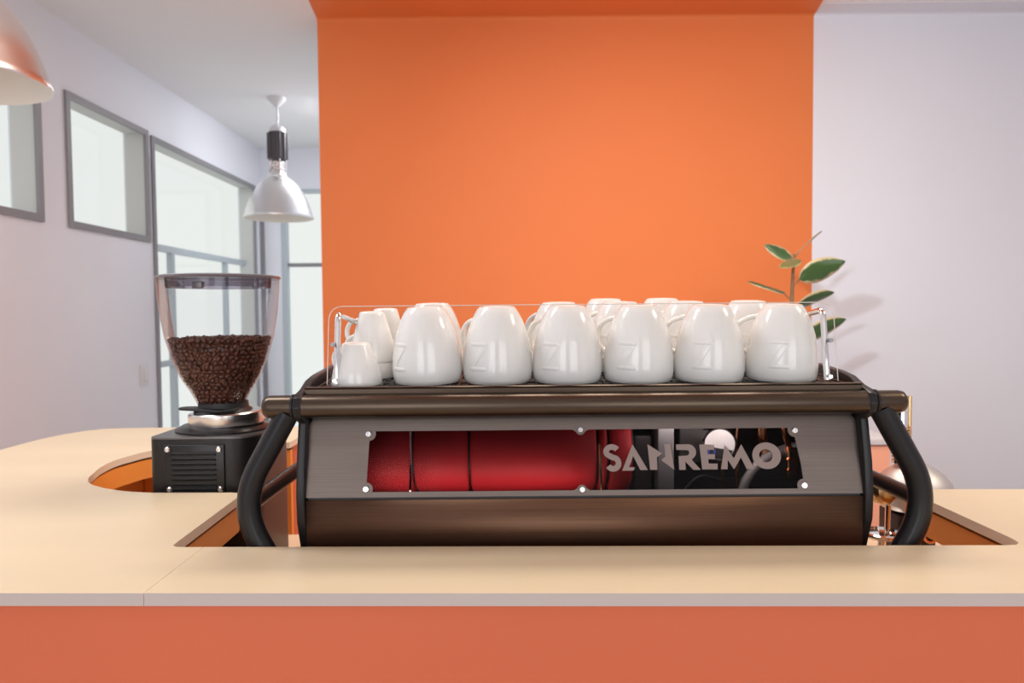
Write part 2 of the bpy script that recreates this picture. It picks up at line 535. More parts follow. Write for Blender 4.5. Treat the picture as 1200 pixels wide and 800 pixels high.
# lining band that follows the cutout below the top
def offset_path(path, d):
    out = []
    for i, p in enumerate(path):
        a = Vector(path[max(0, i - 1)])
        b = Vector(path[min(len(path) - 1, i + 1)])
        t = (b - a).normalized()
        nrm = Vector((t.y, -t.x))           # away from the hole: path runs clockwise seen from inside
        out.append(tuple(Vector(p) + nrm * d))
    return out
def band(path, d0, d1, z0, z1, name, m):
    inner = offset_path(path, d0)
    outer = offset_path(path, d1)
    bm = prism(bmesh.new(), inner + list(reversed(outer)), z0, z1)
    return obj(name, bm, m, ctr, smooth=True, angle=30)
# which side is outside?
test = offset_path(hole_path, .01)
sgn = 1 if test[0][0] > hole_path[0][0] else -1
band(hole_path, sgn * .010, sgn * .02, CT - .019, CT - .014, 'shadow_joint', M['dark_gap'])
band(hole_path, sgn * .003, sgn * .024, CT - .060, CT - .019, 'edge_lining', M['lining'])
# front and other panels
bm = extr(bmesh.new(), [(-1.135, yf(-1.135) + .012), (2.19, yf(2.19) + .012), (2.19, yf(2.19) + .030), (-1.135, yf(-1.135) + .030)], lambda p: (p[0], p[1], 0.0), lambda p: (p[0], p[1], CT - .018))
obj('front_panel', bm, M['counter_orange'], ctr, smooth=False)
bm = extr(bmesh.new(), [(-1.135, yf(-1.135) + .022), (2.19, yf(2.19) + .022), (2.19, yf(2.19) + .032), (-1.135, yf(-1.135) + .032)], lambda p: (p[0], p[1], CT - .018), lambda p: (p[0], p[1], CT - .014))
obj('shadow_joint', bm, M['dark_gap'], ctr, smooth=False)
SH = .86
obj('shelf', B(-.90, 1.05, .965, 1.61, SH - .03, SH), M['shelf'], ctr, smooth=False)
obj('inner_panel', B(-1.125, -1.107, .84, 1.90, 0, CT - .016), M['counter_orange'], ctr, smooth=False)
obj('inner_panel', B(-.90, -.882, 1.0, 1.75, SH, CT - .062), M['lining'], ctr, smooth=False)
obj('inner_panel', B(-.88, -.53, 1.735, 1.753, 0, CT - .062), M['lining'], ctr, smooth=False)
obj('inner_panel', B(-1.105, -.53, 1.90, 1.918, 0, CT - .016), M['counter_orange'], ctr, smooth=False)
obj('inner_panel', B(-.55, -.53, 1.7555, 1.8995, 0, CT - .016), M['counter_orange'], ctr, smooth=False)
obj('inner_panel', B(.70, .718, .965, 1.15, SH, CT - .062), M['lining'], ctr, smooth=False)
obj('inner_panel', B(.70, 2.18, 1.152, 1.165, SH, CT - .016), M['lining'], ctr, smooth=False)
obj('inner_panel', B(-.90, .70, .945, .963, 0, CT - .062), M['lining'], ctr, smooth=False)
obj('inner_panel', B(-.88, 1.03, 1.58, 1.60, 0, SH - .031), M['counter_orange'], ctr, smooth=False)

# ------------------------------------------------------------------ back cabinet and plant
cab = thing('back_cabinet', 'low coral orange cabinet with pale top against the back wall, behind the coffee machine', 'cabinet', (0.25, 2.9, 0))
obj('cabinet_body', B(-.83, 1.328, 2.575, 3.41, 0.0, .872), M['cabinet'], cab, smooth=False)
obj('cabinet_top', B(-.84, 1.338, 2.548, 3.415, .872, .897), M['cab_top'], cab, bevel=.003)
for i in range(4):
    x0 = -.826 + i * .5385
    x1 = x0 + .534
    d = obj('cabinet_door', B(x0, x1, 2.556, 2.574, .03, .868), M['cabinet'], cab, bevel=.002)
    obj('handle_recess_shade', B(x1 - .21, x1 - .10, 2.552, 2.5555, .80, .838), M['counter_orange'], d, smooth=False)  # flat darker patch gives the shade of a handle recess

pl = thing('potted_rubber_plant', 'potted rubber plant with cream edged green leaves beside the orange wall edge', 'plant', (1.14, 3.0, .897))
obj('pot', L([(.075, 0), (.08, .004), (.105, .17), (.112, .172), (.112, .20), (.102, .20), (.098, .165), (.03, .16)], (1.14, 3.0, .897), 40, True, True), M['pot'], pl)
obj('soil', L([(.097, .166), (.05, .175), (.01, .178)], (1.14, 3.0, .897), 24), M['soil'], pl)
stem_pts = fillet([(1.135, 3.0, 1.06), (1.138, 3.0, 1.20), (1.144, 3.0, 1.392), (1.148, 3.0, 1.50), (1.153, 3.0, 1.575)], .05)
obj('stem', T(stem_pts, [.011 - .006 * i / (len(stem_pts) - 1) for i in range(len(stem_pts))], 10), M['stem'], pl)
def leaf(base, tip, width, roll, m, bend=.10, stalk=None):
    """a leaf blade from base to tip; roll turns it about its midrib; bend droops it"""
    base = Vector(base)
    tip = Vector(tip)
    ax = (tip - base)
    ln = ax.length
    ax.normalize()
    side0 = ax.cross(Vector((0, 1, 0))).normalized()     # lies in the picture-facing plane
    nrm0 = side0.cross(ax).normalized()
    side = (Matrix.Rotation(roll, 3, ax) @ side0)
    nrm = (Matrix.Rotation(roll, 3, ax) @ nrm0)
    NU, NV = 12, 6
    bm = bmesh.new()
    lay = bm.verts.layers.float.new('edge')
    grid = []
    for i in range(NU + 1):
        u = i / NU
        w = width * .5 * (sin(pi * min(1, u ** .80)) ** .75 if 0 < u < 1 else 0.02)
        row = []
        for j in range(-NV // 2, NV // 2 + 1):
            v = j / (NV / 2)
            p = base + ax * ln * u + side * w * v + nrm * (.16 * abs(v) * w + .03 * ln * sin(pi * u) * 0) - Vector((0, 0, 1)) * bend * ln * (u * u - u) * -1 * -1
            p += nrm * (.012 * ln * sin(7 * u + 2 * v))
            q = bm.verts.new(p)
            q[lay] = max(abs(v), .75 if u < .05 else 0) ** 1.6
            row.append(q)
        grid.append(row)
    for i in range(NU):
        for j in range(NV):
            bm.faces.new((grid[i][j], grid[i][j + 1], grid[i + 1][j + 1], grid[i + 1][j]))
    o = obj('leaf', bm, m, pl, angle=80)
    md = o.modifiers.new('thickness', 'SOLIDIFY')
    md.thickness = .0012
    if stalk:
        obj('leaf_stalk', T(fillet([stalk, (Vector(stalk) + base) / 2 + Vector((0, 0, -.006)), base + ax * .004], .02), .0028, 8), M['stem'], o)
    return o
Y = 3.0
leaf((1.146, Y, 1.552), (1.040, Y + .03, 1.615), .058, .35, M['leaf'], stalk=(1.150, Y, 1.535))
leaf((1.168, Y - .03, 1.548), (1.066, Y - .07, 1.517), .052, .8, M['leaf_pale'], stalk=(1.151, Y, 1.55))
leaf((1.157, Y, 1.566), (1.255, Y - .02, 1.664), .040, 1.28, M['leaf_pale'], stalk=(1.153, Y, 1.565))
leaf((1.168, Y - .01, 1.470), (1.338, Y - .05, 1.540), .098, .25, M['leaf'], stalk=(1.146, Y, 1.45))
leaf((1.119, Y + .01, 1.415), (.970, Y + .02, 1.465), .060, 1.15, M['leaf'], stalk=(1.144, Y, 1.39))
leaf((1.165, Y, 1.360), (1.325, Y + .02, 1.418), .075, .75, M['leaf'], stalk=(1.142, Y, 1.33))
leaf((1.190, Y, 1.225), (1.370, Y + .01, 1.308), .085, .45, M['leaf'], stalk=(1.139, Y, 1.20))
leaf((1.125, Y, 1.338), (1.050, Y + .03, 1.372), .050, .9, M['leaf'], stalk=(1.142, Y, 1.32))

# ------------------------------------------------------------------ grinder with hopper
GX, GY = -.5315, 1.345
gr = thing('coffee_grinder', 'black coffee grinder with clear hopper half full of beans, standing in the left cutout', 'grinder', (GX, GY, SH))
foot = round_poly([(-.625, 1.25), (-.444, 1.25), (-.444, 1.445), (-.625, 1.445)], [.016, .05, .02, .02], 8)
obj('grinder_body', prism(bmesh.new(), foot, SH + .004, 1.136), M['grinder'], gr, angle=40)
obj('top_plate', prism(bmesh.new(), foot, 1.1365, 1.1395), M['grinder_top'], gr, angle=40)
obj('rubber_base', prism(bmesh.new(), [(x * .97 + GX * .03, y * .97 + GY * .03) for x, y in foot], SH, SH + .004), M['rubber'], gr)
# louvred back plate
vp = obj('vent_plate', B(-.598, -.494, 1.2465, 1.2500, 1.03, 1.127), M['grinder'], gr, bevel=.0015)
for k in range(9):
    z = 1.1135 - k * .0087
    s = obj('vent_slot', B(-.583, -.509, 1.2458, 1.2464, z - .0022, z + .0022), M['rubber'], vp, smooth=False)
    bmm = bmesh.new()
    extr(bmm, [(1.2464, z - .0022), (1.2425, z - .0034), (1.2425, z - .0040), (1.2464, z - .0052)], lambda p: (-.584, p[0], p[1]), lambda p: (-.508, p[0], p[1]))
    obj('louvre', bmm, M['grinder'], vp, smooth=False)
for x, z in ((-.590, 1.1195), (-.502, 1.1190), (-.588, 1.0505), (-.501, 1.0505)):
    obj('screw', L([(.0050, 0), (.0050, .003), (.0035, .0048), (.002, .0048), (.0016, .003)], (x, 1.2464, z), 16, mtx=RX), M['polished'], gr)
# flange, steel ring, neck with shutter
obj('flange', L([(.083, 1.1396), (.083, 1.1425), (.072, 1.149), (.05, 1.150)], (GX, GY, 0), 56), M['grinder'], gr)
tilt = Matrix.Rotation(radians(-2.0), 3, 'Y')
ring = bmesh.new()
lathe(ring, [(.0655, -.012), (.0665, -.010), (.0665, .009), (.0645, .011), (.03, .0115)], (GX + .006, GY, 1.1615), 56, True, True, tilt)
obj('steel_ring', ring, M['polished'], gr)
obj('neck', L([(.052, 1.1715), (.050, 1.176), (.044, 1.180), (.043, 1.190)], (GX, GY, 0), 40), M['rubber'], gr)
sh = bmesh.new()
extr(sh, round_poly([(-.085, -.012), (.02, -.05), (.045, -.02), (.03, .03), (-.03, .012), (-.08, .010)], .012, 5),
     lambda p: (GX + p[0] * .9, GY - .012 + p[1], 1.1768), lambda p: (GX + p[0] * .9, GY - .012 + p[1], 1.1815))
obj('shutter', sh, M['rubber'], gr, bevel=.0015)
hp = [(.041, 1.183), (.043, 1.190), (.051, 1.206), (.060, 1.221), (.070, 1.238), (.083, 1.272), (.0935, 1.308), (.1005, 1.350), (.1042, 1.390), (.1055, 1.414)]
obj('hopper', L(hp, (GX - .003, GY, 0), 72, False, False), M['hopper'], gr, angle=80)
lid = L([(.1068, 1.4135), (.1078, 1.4155), (.1068, 1.4185), (.096, 1.4205), (.02, 1.421)], (GX - .003, GY, 0), 64)
lo = obj('hopper_lid', lid, M['lid'], gr)
obj('lid_flange', L([(.091, 1.4130), (.090, 1.398)], (GX - .003, GY, 0), 64, False, False), M['lid_flange'], lo)
obj('latch', B(GX - .010, GX + .008, GY - .1005, GY - .091, 1.394, 1.406), M['lid'], lo, bevel=.002)

# coffee beans: nobody could count them
def rad_at(z):
    for (r0, z0), (r1, z1) in zip(hp[:-1], hp[1:]):
        if z0 <= z <= z1:
            return r0 + (r1 - r0) * (z - z0) / (z1 - z0)
    return hp[-1][0]
base_bm = bmesh.new()
bmesh.ops.create_icosphere(base_bm, subdivisions=1, radius=1.0)
tv = []
for v in base_bm.verts:
    c = v.co.copy()
    z = c.z * .36 if c.z < 0 else c.z * .55
    if c.z > .3 and abs(c.y) < .25:
        z -= .22
    tv.append(Vector((c.x, c.y * .72, z)))
tf = [tuple(v.index for v in f.verts) for f in base_bm.faces]
base_bm.free()
bv, bf = [], []
def add_bean(p, q, s):
    k = len(bv)
    for v in tv:
        w = q @ (v * s)
        bv.append((p[0] + w.x, p[1] + w.y, p[2] + w.z))
    for f in tf:
        bf.append((f[0] + k, f[1] + k, f[2] + k))
from mathutils import Euler
hx, hy = GX - .003, GY
BT = 1.304
z = 1.189
while z < BT:
    r = rad_at(z) - .0062
    n = int(2 * pi * r / .0106)
    a0 = random.random() * 6.28
    for i in range(n):
        a = a0 + 2 * pi * i / n + random.uniform(-.03, .03)
        rr = r - random.uniform(0, .0022)
        e = Euler((random.uniform(-.6, .6), random.uniform(-.6, .6), random.uniform(0, 6.28))).to_matrix()
        # bean lies flat against the wall: local z points outward or inward
        out = Vector((cos(a), sin(a), -.35)).normalized()
        q = out.to_track_quat('Z', 'Y').to_matrix() @ e
        if random.random() < .4:
            q = q @ Matrix.Rotation(pi, 3, 'X')
        add_bean((hx + rr * cos(a), hy + rr * sin(a), z + random.uniform(-.0015, .0015)), q, random.uniform(.0060, .0071))
    z += .0076
for i in range(520):
    a = random.uniform(0, 2 * pi)
    rr = (rad_at(BT) - .007) * math.sqrt(random.random())
    q = Euler((random.uniform(-.7, .7), random.uniform(-.7, .7), random.uniform(0, 6.28))).to_matrix()
    add_bean((hx + rr * cos(a), hy + rr * sin(a), BT + random.uniform(-.002, .003)), q, random.uniform(.006, .007))
core = bmesh.new()
lathe(core, [(max(.01, rad_at(zz) - .0085), zz) for zz in (1.186, 1.20, 1.22, 1.24, 1.26, 1.28, 1.301)], (hx, hy, 0), 32, True, True)
core.verts.ensure_lookup_table()
k = len(bv)
core.verts.index_update()
bv += [tuple(v.co) for v in core.verts]
bf += [tuple(v.index + k for v in f.verts) for f in core.faces]
core.free()
me = bpy.data.meshes.new('coffee_beans')
me.from_pydata(bv, [], bf)
me.materials.append(M['bean'])
me.shade_smooth()
beans = link(bpy.data.objects.new('coffee_beans', me))
tag(beans, 'dark roasted coffee beans filling the lower half of the clear hopper', 'coffee beans')
beans['kind'] = 'stuff'

# ------------------------------------------------------------------ espresso machine
MX = .0935
em = thing('espresso_machine', 'wide dark steel espresso machine with black tube frame, standing in the counter cutout', 'coffee machine', (MX, 1.2, SH))
# side plates (profile in y, z)
pp = [(.966, 1.205), (.9535, 1.150), (.9490, 1.110), (.9510, 1.075), (.9640, 1.040), (.985, .985), (1.02, .945), (1.38, .945), (1.43, 1.0), (1.45, 1.285),
      (1.40, 1.287), (1.1067, 1.2675), (1.0716, 1.2655), (1.035, 1.2630), (1.0026, 1.2585), (.975, 1.2490), (.955, 1.2455), (.943, 1.241), (.938, 1.228), (.944, 1.215)]
for s in (-1, 1):
    x0 = MX + s * .3665
    x1 = MX + s * .3775
    bm = extr(bmesh.new(), pp, lambda p: (x0, p[0], p[1]), lambda p: (x1, p[0], p[1]))
    obj('side_plate', bm, M['black_metal'], em, bevel=.0018, angle=30)
# long tube rail with end caps and collars
RZ, RR = 1.2283, .0150
rail = bmesh.new()
mt = RY
lathe(rail, [(.004, -.419), (.0105, -.4185), (.0138, -.4155), (RR, -.409), (RR, .409), (.0138, .4155), (.0105, .4185), (.004, .419)], (MX, .955, RZ), 40, True, True, mt)
ro = obj('front_rail', rail, M['bronze'], em, angle=60)
for s in (-1, 1):
    obj('rail_collar', L([(RR + .0002, -.0005), (RR + .0014, 0), (RR + .0014, .0028), (RR + .0002, .0033)], (MX + s * .3795 - .0014, .955, RZ), 40, False, False, RY), M['black_metal'], ro)
# bent side bars and straight struts
def bar_path(s, y):
    return fillet([(MX + s * .392, y, 1.2165), (MX + s * .4475, y, 1.111), (MX + s * .4515, y, 1.088), (MX + s * .376, y, .955)], .052, 8)
for s in (-1, 1):
    b = obj('side_bar', T(fillet([(MX + s * .387, .955, 1.2210), (MX + s * .4560, .955, 1.098), (MX + s * .376, .955, .958)], .060, 12), .0152, 24), M['black_metal'], em, angle=60)
    obj('side_bar', T(fillet([(MX + s * .387, 1.42, 1.2210), (MX + s * .4560, 1.42, 1.098), (MX + s * .376, 1.42, .958)], .060, 12), .0152, 24), M['black_metal'], em, angle=60)
    obj('strut', T([(MX + s * .4435, .968, 1.097), (MX + s * .4435, 1.408, 1.097)], .0112, 20), M['black_metal'], em, angle=60)
# tray fascia
fa = bmesh.new()
extr(fa, [(.962, 1.2395), (.9615, 1.2498), (.9600, 1.2518), (.9620, 1.2530), (.968, 1.2530), (.968, 1.2505), (.9655, 1.2505), (.966, 1.2395)], lambda p: (MX - .366, p[0], p[1]), lambda p: (MX + .366, p[0], p[1]))
obj('tray_lip', fa, M['bronze'], em, angle=30)
# cup tray floor (sloping a little up to the back) with wire grate
SL = .06
def tz(y):
    return 1.2497 + SL * (y - .985)
tr = bmesh.new()
extr(tr, [(.969, tz(.969) - .007), (1.43, tz(1.43) - .007), (1.43, tz(1.43) - .010), (.969, tz(.969) - .010)], lambda p: (MX - .364, p[0], p[1]), lambda p: (MX + .364, p[0], p[1]))
obj('tray_floor', tr, M['inner'], em, smooth=False)
g = bmesh.new()
for k in range(61):
    x = MX - .36 + k * .012
    tube(g, [(x, .969, tz(.969) - .0017), (x, 1.425, tz(1.425) - .0017)], .0012, 5)
for k in range(10):
    y = .99 + k * .048
    tube(g, [(MX - .362, y, tz(y) - .0032), (MX + .362, y, tz(y) - .0032)], .0016, 6)
obj('cup_grate', g, M['bronze'], em, kind='stuff')
# steel back panels; upper one has the window hole
def pu(x, z, d=0.0):
    """point on the upper panel plane at height z, d metres in front of it"""
    t = (z - 1.1075) / (1.2075 - 1.1075)
    return Vector((x, .955 + .026 * t - d * .968, z + d * .25))
def filled(outer, hole, depth, f):
    bm = bmesh.new()
    def loop(pts):
        vs = [bm.verts.new((x, z, 0)) for x, z in pts]
        return [bm.edges.new((vs[i], vs[(i + 1) % len(vs)])) for i in range(len(vs))]
    es = loop(outer) + (loop(hole) if hole else [])
    bmesh.ops.triangle_fill(bm, edges=es, use_beauty=True)
    faces = bm.faces[:]
    r = bmesh.ops.extrude_face_region(bm, geom=faces)
    back = {v for v in r['geom'] if isinstance(v, bmesh.types.BMVert)}
    for v in bm.verts:
        p = f(v.co.x, v.co.y, -depth if v in back else 0.0)
        v.co = p
    return bm
HX0, HX1, HZ0, HZ1 = -.1945, .3835, 1.1145, 1.1915
def notched():
    n = .0085
    xm = .0905
    p = []
    # counter-clockwise from lower left; notches round the six screws
    def arc(cx, cz, a0, a1, r=n, k=6):
        return [(cx + r * cos(radians(a0 + (a1 - a0) * i / k)), cz + r * sin(radians(a0 + (a1 - a0) * i / k))) for i in range(k + 1)]
    p += arc(HX0 + .001, HZ0 + .0035, 90, -25)
    p += [(xm - .0105, HZ0)] + arc(xm, HZ0 + .0005, 160, 20, n * .75) + [(xm + .0105, HZ0)]
    p += arc(HX1 - .001, HZ0 + .0035, 205, 90)
    p += [(HX1 - .002, HZ0 + .03)]
    p += arc(HX1 - .007, HZ1 - .0035, 270, 155)
    p += [(xm + .0105, HZ1)] + arc(xm, HZ1 - .0005, -20, -160, n * .75) + [(xm - .0105, HZ1)]
    p += arc(HX0 + .003, HZ1 - .0035, 25, -90)
    return p
outer = round_poly([(MX - .3662, 1.1078), (MX + .3662, 1.1078), (MX + .3662, 1.2085), (MX - .3662, 1.2085)], [.001, .001, .012, .012], 5)
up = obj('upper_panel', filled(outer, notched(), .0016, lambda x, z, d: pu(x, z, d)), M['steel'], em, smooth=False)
lp = bmesh.new()
lpr = [(.9550, 1.1042), (.9550, 1.06), (.9562, 1.035), (.962, 1.005), (.975, .985)]
for (y0, z0), (y1, z1) in zip(lpr[:-1], lpr[1:]):
    a = [lp.verts.new((MX + sx * .3662, y, z)) for sx, y, z in ((-1, y0, z0), (1, y0, z0), (1, y1, z1), (-1, y1, z1))]
    lp.faces.new(a)
bmesh.ops.remove_doubles(lp, verts=lp.verts, dist=1e-6)
lo_ = obj('lower_panel', lp, M['steel_low_reflect'], em, angle=60)
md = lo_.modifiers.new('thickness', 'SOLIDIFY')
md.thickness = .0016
# box behind the panels
obj('body_shell', B(MX - .364, MX + .364, 1.20, 1.40, .95, 1.235), M['inner'], em, smooth=False)
obj('inner_floor', B(MX - .364, MX + .364, .985, 1.199, .955, 1.075), M['inner'], em, smooth=False)
obj('top_beam', B(MX - .364, MX + .364, (.986), 1.199, 1.2005, 1.2340), M['inner'], em, smooth=False)
obj('panel_gap_backing', B(MX - .364, MX + .364, .9585, .963, 1.100, 1.110), M['inner'], em, smooth=False)  # added black backing, stops LED light leaking between the panels
obj('base_skirt', B(MX - .33, MX + .33, 1.0, 1.40, .925, .945), M['black_metal'], em, smooth=False)
for sx in (-1, 1):
    for y in (1.04, 1.37):
        obj('foot', L([(.022, SH), (.022, SH + .012), (.014, SH + .018), (.014, .925)], (MX + sx * .30, y, 0), 24), M['chrome'], em)
# window plate, lettering, screws
wp = obj('window_plate', filled(round_poly([(HX0 - .003, HZ0 - .002), (HX1 + .003, HZ0 - .002), (HX1 + .003, HZ1 + .002), (HX0 - .003, HZ1 + .002)], .003, 3), None, .0008, lambda x, z, d: pu(x, z, d - .0020)), M['tint'], em, smooth=False)
def LM(zx, zy):
    px = 690 + zx / 4.615
    k = .001124
    x = (px - 600) * k
    zz = zy + (zx - 560) * .0087 + 0.0
    return (x, 1.1385 + (332 - zz) * k * .955 / 4.615)
def arcp(cx, cy, rx, ry, a0, a1, n=14):
    return [(cx + rx * cos(radians(a0 + (a1 - a0) * i / n)), cy - ry * sin(radians(a0 + (a1 - a0) * i / n))) for i in range(n + 1)]
letters = {}
# S: thick stroke built from an inner and an outer line
def stroke(path, w):
    a, b = [], []
    for i, p in enumerate(path):
        q0 = Vector(path[max(0, i - 1)])
        q1 = Vector(path[min(len(path) - 1, i + 1)])
        t = (q1 - q0).normalized()
        n = Vector((-t.y, t.x)) * w / 2
        a.append(tuple(Vector(p) + n))
        b.append(tuple(Vector(p) - n))
    return a + list(reversed(b))
s_mid = arcp(126, 232, 32, 27, 28, 205, 10) + [(112, 254), (132, 264)] + arcp(130, 294, 30, 31, 62, -150, 12)
letters['S'] = [stroke([(x, y) for x, y in s_mid], 31)]
letters['A'] = [[(178, 335), (240, 190), (318, 331), (277, 331), (241, 254), (216, 316), (248, 316), (241, 334)]]
letters['N'] = [[(322, 190), (400, 241), (370, 262), (370, 330), (331, 330)], [(414, 188), (446, 188), (462, 330), (393, 277), (417, 258)]]
letters['R'] = [[(478, 191), (545, 190)] + arcp(545, 232, 41, 42, 80, -60, 10) + [(560, 276), (606, 330), (566, 330), (524, 284), (524, 330), (489, 330), (489, 255), (537, 252)] + arcp(537, 236, 12, 14, -70, 80, 6) + [(478, 221)]]
letters['E'] = [[(606, 191), (688, 191), (684, 221), (647, 221), (648, 245), (688, 245), (686, 272), (650, 272), (651, 296), (700, 296), (697, 328), (614, 328)]]
letters['M'] = [[(716, 327), (745, 192), (790, 268), (836, 190), (898, 324), (856, 326), (829, 262), (787, 327), (756, 275), (752, 327)]]
oo = arcp(970, 253, 78, 73, 0, 360, 40)[:-1]
oi = arcp(966, 253, 37, 36, 0, 360, 28)[:-1]
for ch in 'SANREM':
    bm = bmesh.new()
    for poly in letters[ch]:
        part = filled([LM(*p) for p in poly], None, .0003, lambda x, z, d: pu(x, z, d - .0016))
        tmp = bpy.data.meshes.new('tmp')
        part.to_mesh(tmp)
        part.free()
        bm.from_mesh(tmp)
        bpy.data.meshes.remove(tmp)
    obj('letter', bm, M['letter'], wp, smooth=False)
obj('letter', filled([LM(*p) for p in oo], [LM(*p) for p in oi], .0003, lambda x, z, d: pu(x, z, d - .0016)), M['letter'], wp, smooth=False)
for x, z in ((HX0 + .0015, HZ1 - .0035), (HX0 + .0005, HZ0 + .0035), (.0905, HZ1 - .0005), (.0905, HZ0 + .0008), (HX1 - .0065, HZ1 - .0035), (HX1 - .0005, HZ0 + .0035)):
    sc = bmesh.new()
    rot = Matrix.Rotation(radians(90 - 14), 3, 'X')
    lathe(sc, [(.0042, -.0015), (.0042, .0010), (.0034, .0019), (.0018, .0019), (.0015, .0006)], pu(x, z, .0005), 16, True, True, rot)
    obj('screw', sc, M['chrome'], em)
# what shows through the window: red jacketed boilers, rods, gauge, hoses, pipes
def hcyl(x0, x1, y, z, r, n=40):
    return L([(r - .003, x0), (r, x0 + .003), (r, x1 - .003), (r - .003, x1)], (0, y, z), n, mtx=Matrix(((0, 0, 1), (0, 1, 0), (-1, 0, 0))))
for x0, x1 in ((-.240, -.144), (-.140, -.064), (-.060, .118), (.123, .133), (.138, .168)):
    obj('boiler_jacket', hcyl(x0, x1, 1.085, 1.146, .062), M['red'], em, angle=50)
obj('boiler_core', hcyl(-.242, .172, 1.085, 1.146, .054), M['inner'], em)
obj('rod', T([(-.1415, 1.012, 1.205), (-.1435, 1.012, 1.08)], .0018, 10), M['chrome'], em)
obj('rod', T([(.1205, 1.012, 1.165), (.1235, 1.012, 1.08)], .0020, 10), M['brass'], em)
obj('valve_block', B(.205, .228, 1.03, 1.08, 1.08, 1.185), M['grey_block'], em, bevel=.002)
obj('valve_block', B(.175, .20, 1.05, 1.10, 1.08, 1.17), M['inner'], em, bevel=.002)
obj('valve_block', B(.24, .275, 1.05, 1.12, 1.13, 1.2), M['inner'], em, bevel=.002)
gg = obj('pressure_gauge', L([(.025, -.02), (.025, 0), (.023, .002), (.0222, .002), (.022, 0)], (.292, 1.03, 1.160), 40, True, False, RX), M['chrome'], em)
obj('gauge_dial', L([(.0215, 0), (.004, .0004)], (.292, 1.029, 1.160), 40, True, True, RX), M['dial'], gg)
hd = bmesh.new()
extr(hd, arcp(.292, 1.160, 0.0205, -.0205, 185, 335, 20), lambda p: (p[0], 1.0283, p[1]), lambda p: (p[0], 1.0286, p[1]))
obj('dial_sector', hd, M['inner'], gg, smooth=False)
obj('gauge_mark', L([(.0060, .0006), (.0060, .0012), (.0030, .0012), (.0030, .0006)], (.280, 1.028, 1.150), 24, False, False, RX), M['blue'], gg)
obj('hose', T(fillet([(.318, 1.02, 1.07), (.322, 1.02, 1.105), (.345, 1.03, 1.133), (.390, 1.05, 1.150), (.43, 1.06, 1.152)], .03), .0065, 12), M['hose'], em)
obj('hose', T(fillet([(.225, 1.02, 1.07), (.24, 1.02, 1.10), (.262, 1.02, 1.12), (.30, 1.04, 1.105)], .02), .0022, 10), M['rubber'], em)
obj('copper_pipe', T(fillet([(.352, 1.03, 1.215), (.352, 1.03, 1.165), (.362, 1.05, 1.14)], .012), .0068, 14), M['copper'], em)
obj('copper_pipe', T(fillet([(.325, 1.04, 1.215), (.318, 1.04, 1.17), (.322, 1.04, 1.08)], .02), .0028, 10), M['copper'], em)
obj('copper_pipe', T(fillet([(.300, 1.06, 1.215), (.296, 1.06, 1.17), (.31, 1.06, 1.08)], .02), .0028, 10), M['brass'], em)
obj('copper_pipe', T(fillet([(.382, 1.02, 1.215), (.378, 1.02, 1.18), (.392, 1.03, 1.15), (.405, 1.03, 1.13)], .012), .0040, 10), M['copper'], em)
for z in (1.132, 1.147, 1.118):
    obj('pipe_nut', L([(.008, -.008), (.009, -.006), (.009, .006), (.008, .008)], (.392, 1.025, z), 6, mtx=RY), M['copper'], em, smooth=False)
obj('pipe_nut', L([(.009, -.008), (.010, -.006), (.010, .006), (.009, .008)], (.372, 1.03, 1.194), 6), M['grey_block'], em, smooth=False)
# LED strip inside (machine's own light)
l = bpy.data.lights.new('boiler_led_strip', 'AREA')
l.shape = 'RECTANGLE'
l.size = .30
l.size_y = .02
l.energy = .20
l.color = (1, .75, .7)
lo2 = bpy.data.objects.new('boiler_led_strip', l)
link(lo2)
lo2.location = (-.04, .995, 1.088)
l2 = bpy.data.lights.new('boiler_led_strip', 'AREA')  # second strip, added to brighten the parts on the right
l2.shape = 'RECTANGLE'
l2.size = .20
l2.size_y = .008
l2.energy = .32
l2.color = (1, .92, .86)
lo3 = link(bpy.data.objects.new('boiler_led_strip', l2))
lo3.location = (.29, .992, 1.1985)
lo3.rotation_euler = (Vector((0, .06, -.05))).to_track_quat('-Z', 'Y').to_euler()
lo2.rotation_euler = (Vector((0, .09, .04))).to_track_quat('-Z', 'Y').to_euler()
# clear guard and chrome rods round the cups
def gp(x, z, d=0.0):
    return Vector((x, .9735 + (z - 1.2535) * .17 - d, z))
gpoly = round_poly([(MX - .3405, 1.2540), (MX + .3405, 1.2540), (MX + .3405, 1.3595), (MX - .3405, 1.3595)], [.002, .002, .020, .020], 7)
ga = filled(gpoly, None, .0030, lambda x, z, d: gp(x, z, d))
go = obj('cup_guard', ga, M['acrylic'], em, smooth=False)
edge = [gp(x, z, .0) for x, z in round_poly([(MX - .3400, 1.2546), (MX - .3400, 1.3590), (MX + .3400, 1.3590), (MX + .3400, 1.2546)], [0, .020, .020, 0], 7)]
obj('guard_edge_glint', T(edge, .0006, 8), M['acr_glint'], go)  # thin pale tube drawn as the highlight along the guard rim
for s in (-1, 1):
    xr = MX + s * .330
    rod = fillet([gp(xr, 1.2545) + Vector((0, .0105, 0)), gp(xr, 1.3490) + Vector((0, .0105, 0)), (MX + s * .326, 1.12, 1.334), (MX + s * .326, 1.40, 1.322), (MX + s * .326, 1.40, tz(1.40))], .012, 6)
    r_ = obj('guard_rod', T(rod, .0042, 14), M['chrome'], em, angle=60)
    obj('rod_clip', T([gp(xr + s * .004, 1.308, .002), gp(xr + s * .004, 1.308) + Vector((0, .010, 0))], .0028, 14), M['grey_block'], r_)
    obj('rod_clip', T([gp(xr, 1.2600, .002), gp(xr, 1.2600) + Vector((0, .010, 0))], .0026, 14), M['chrome'], r_)
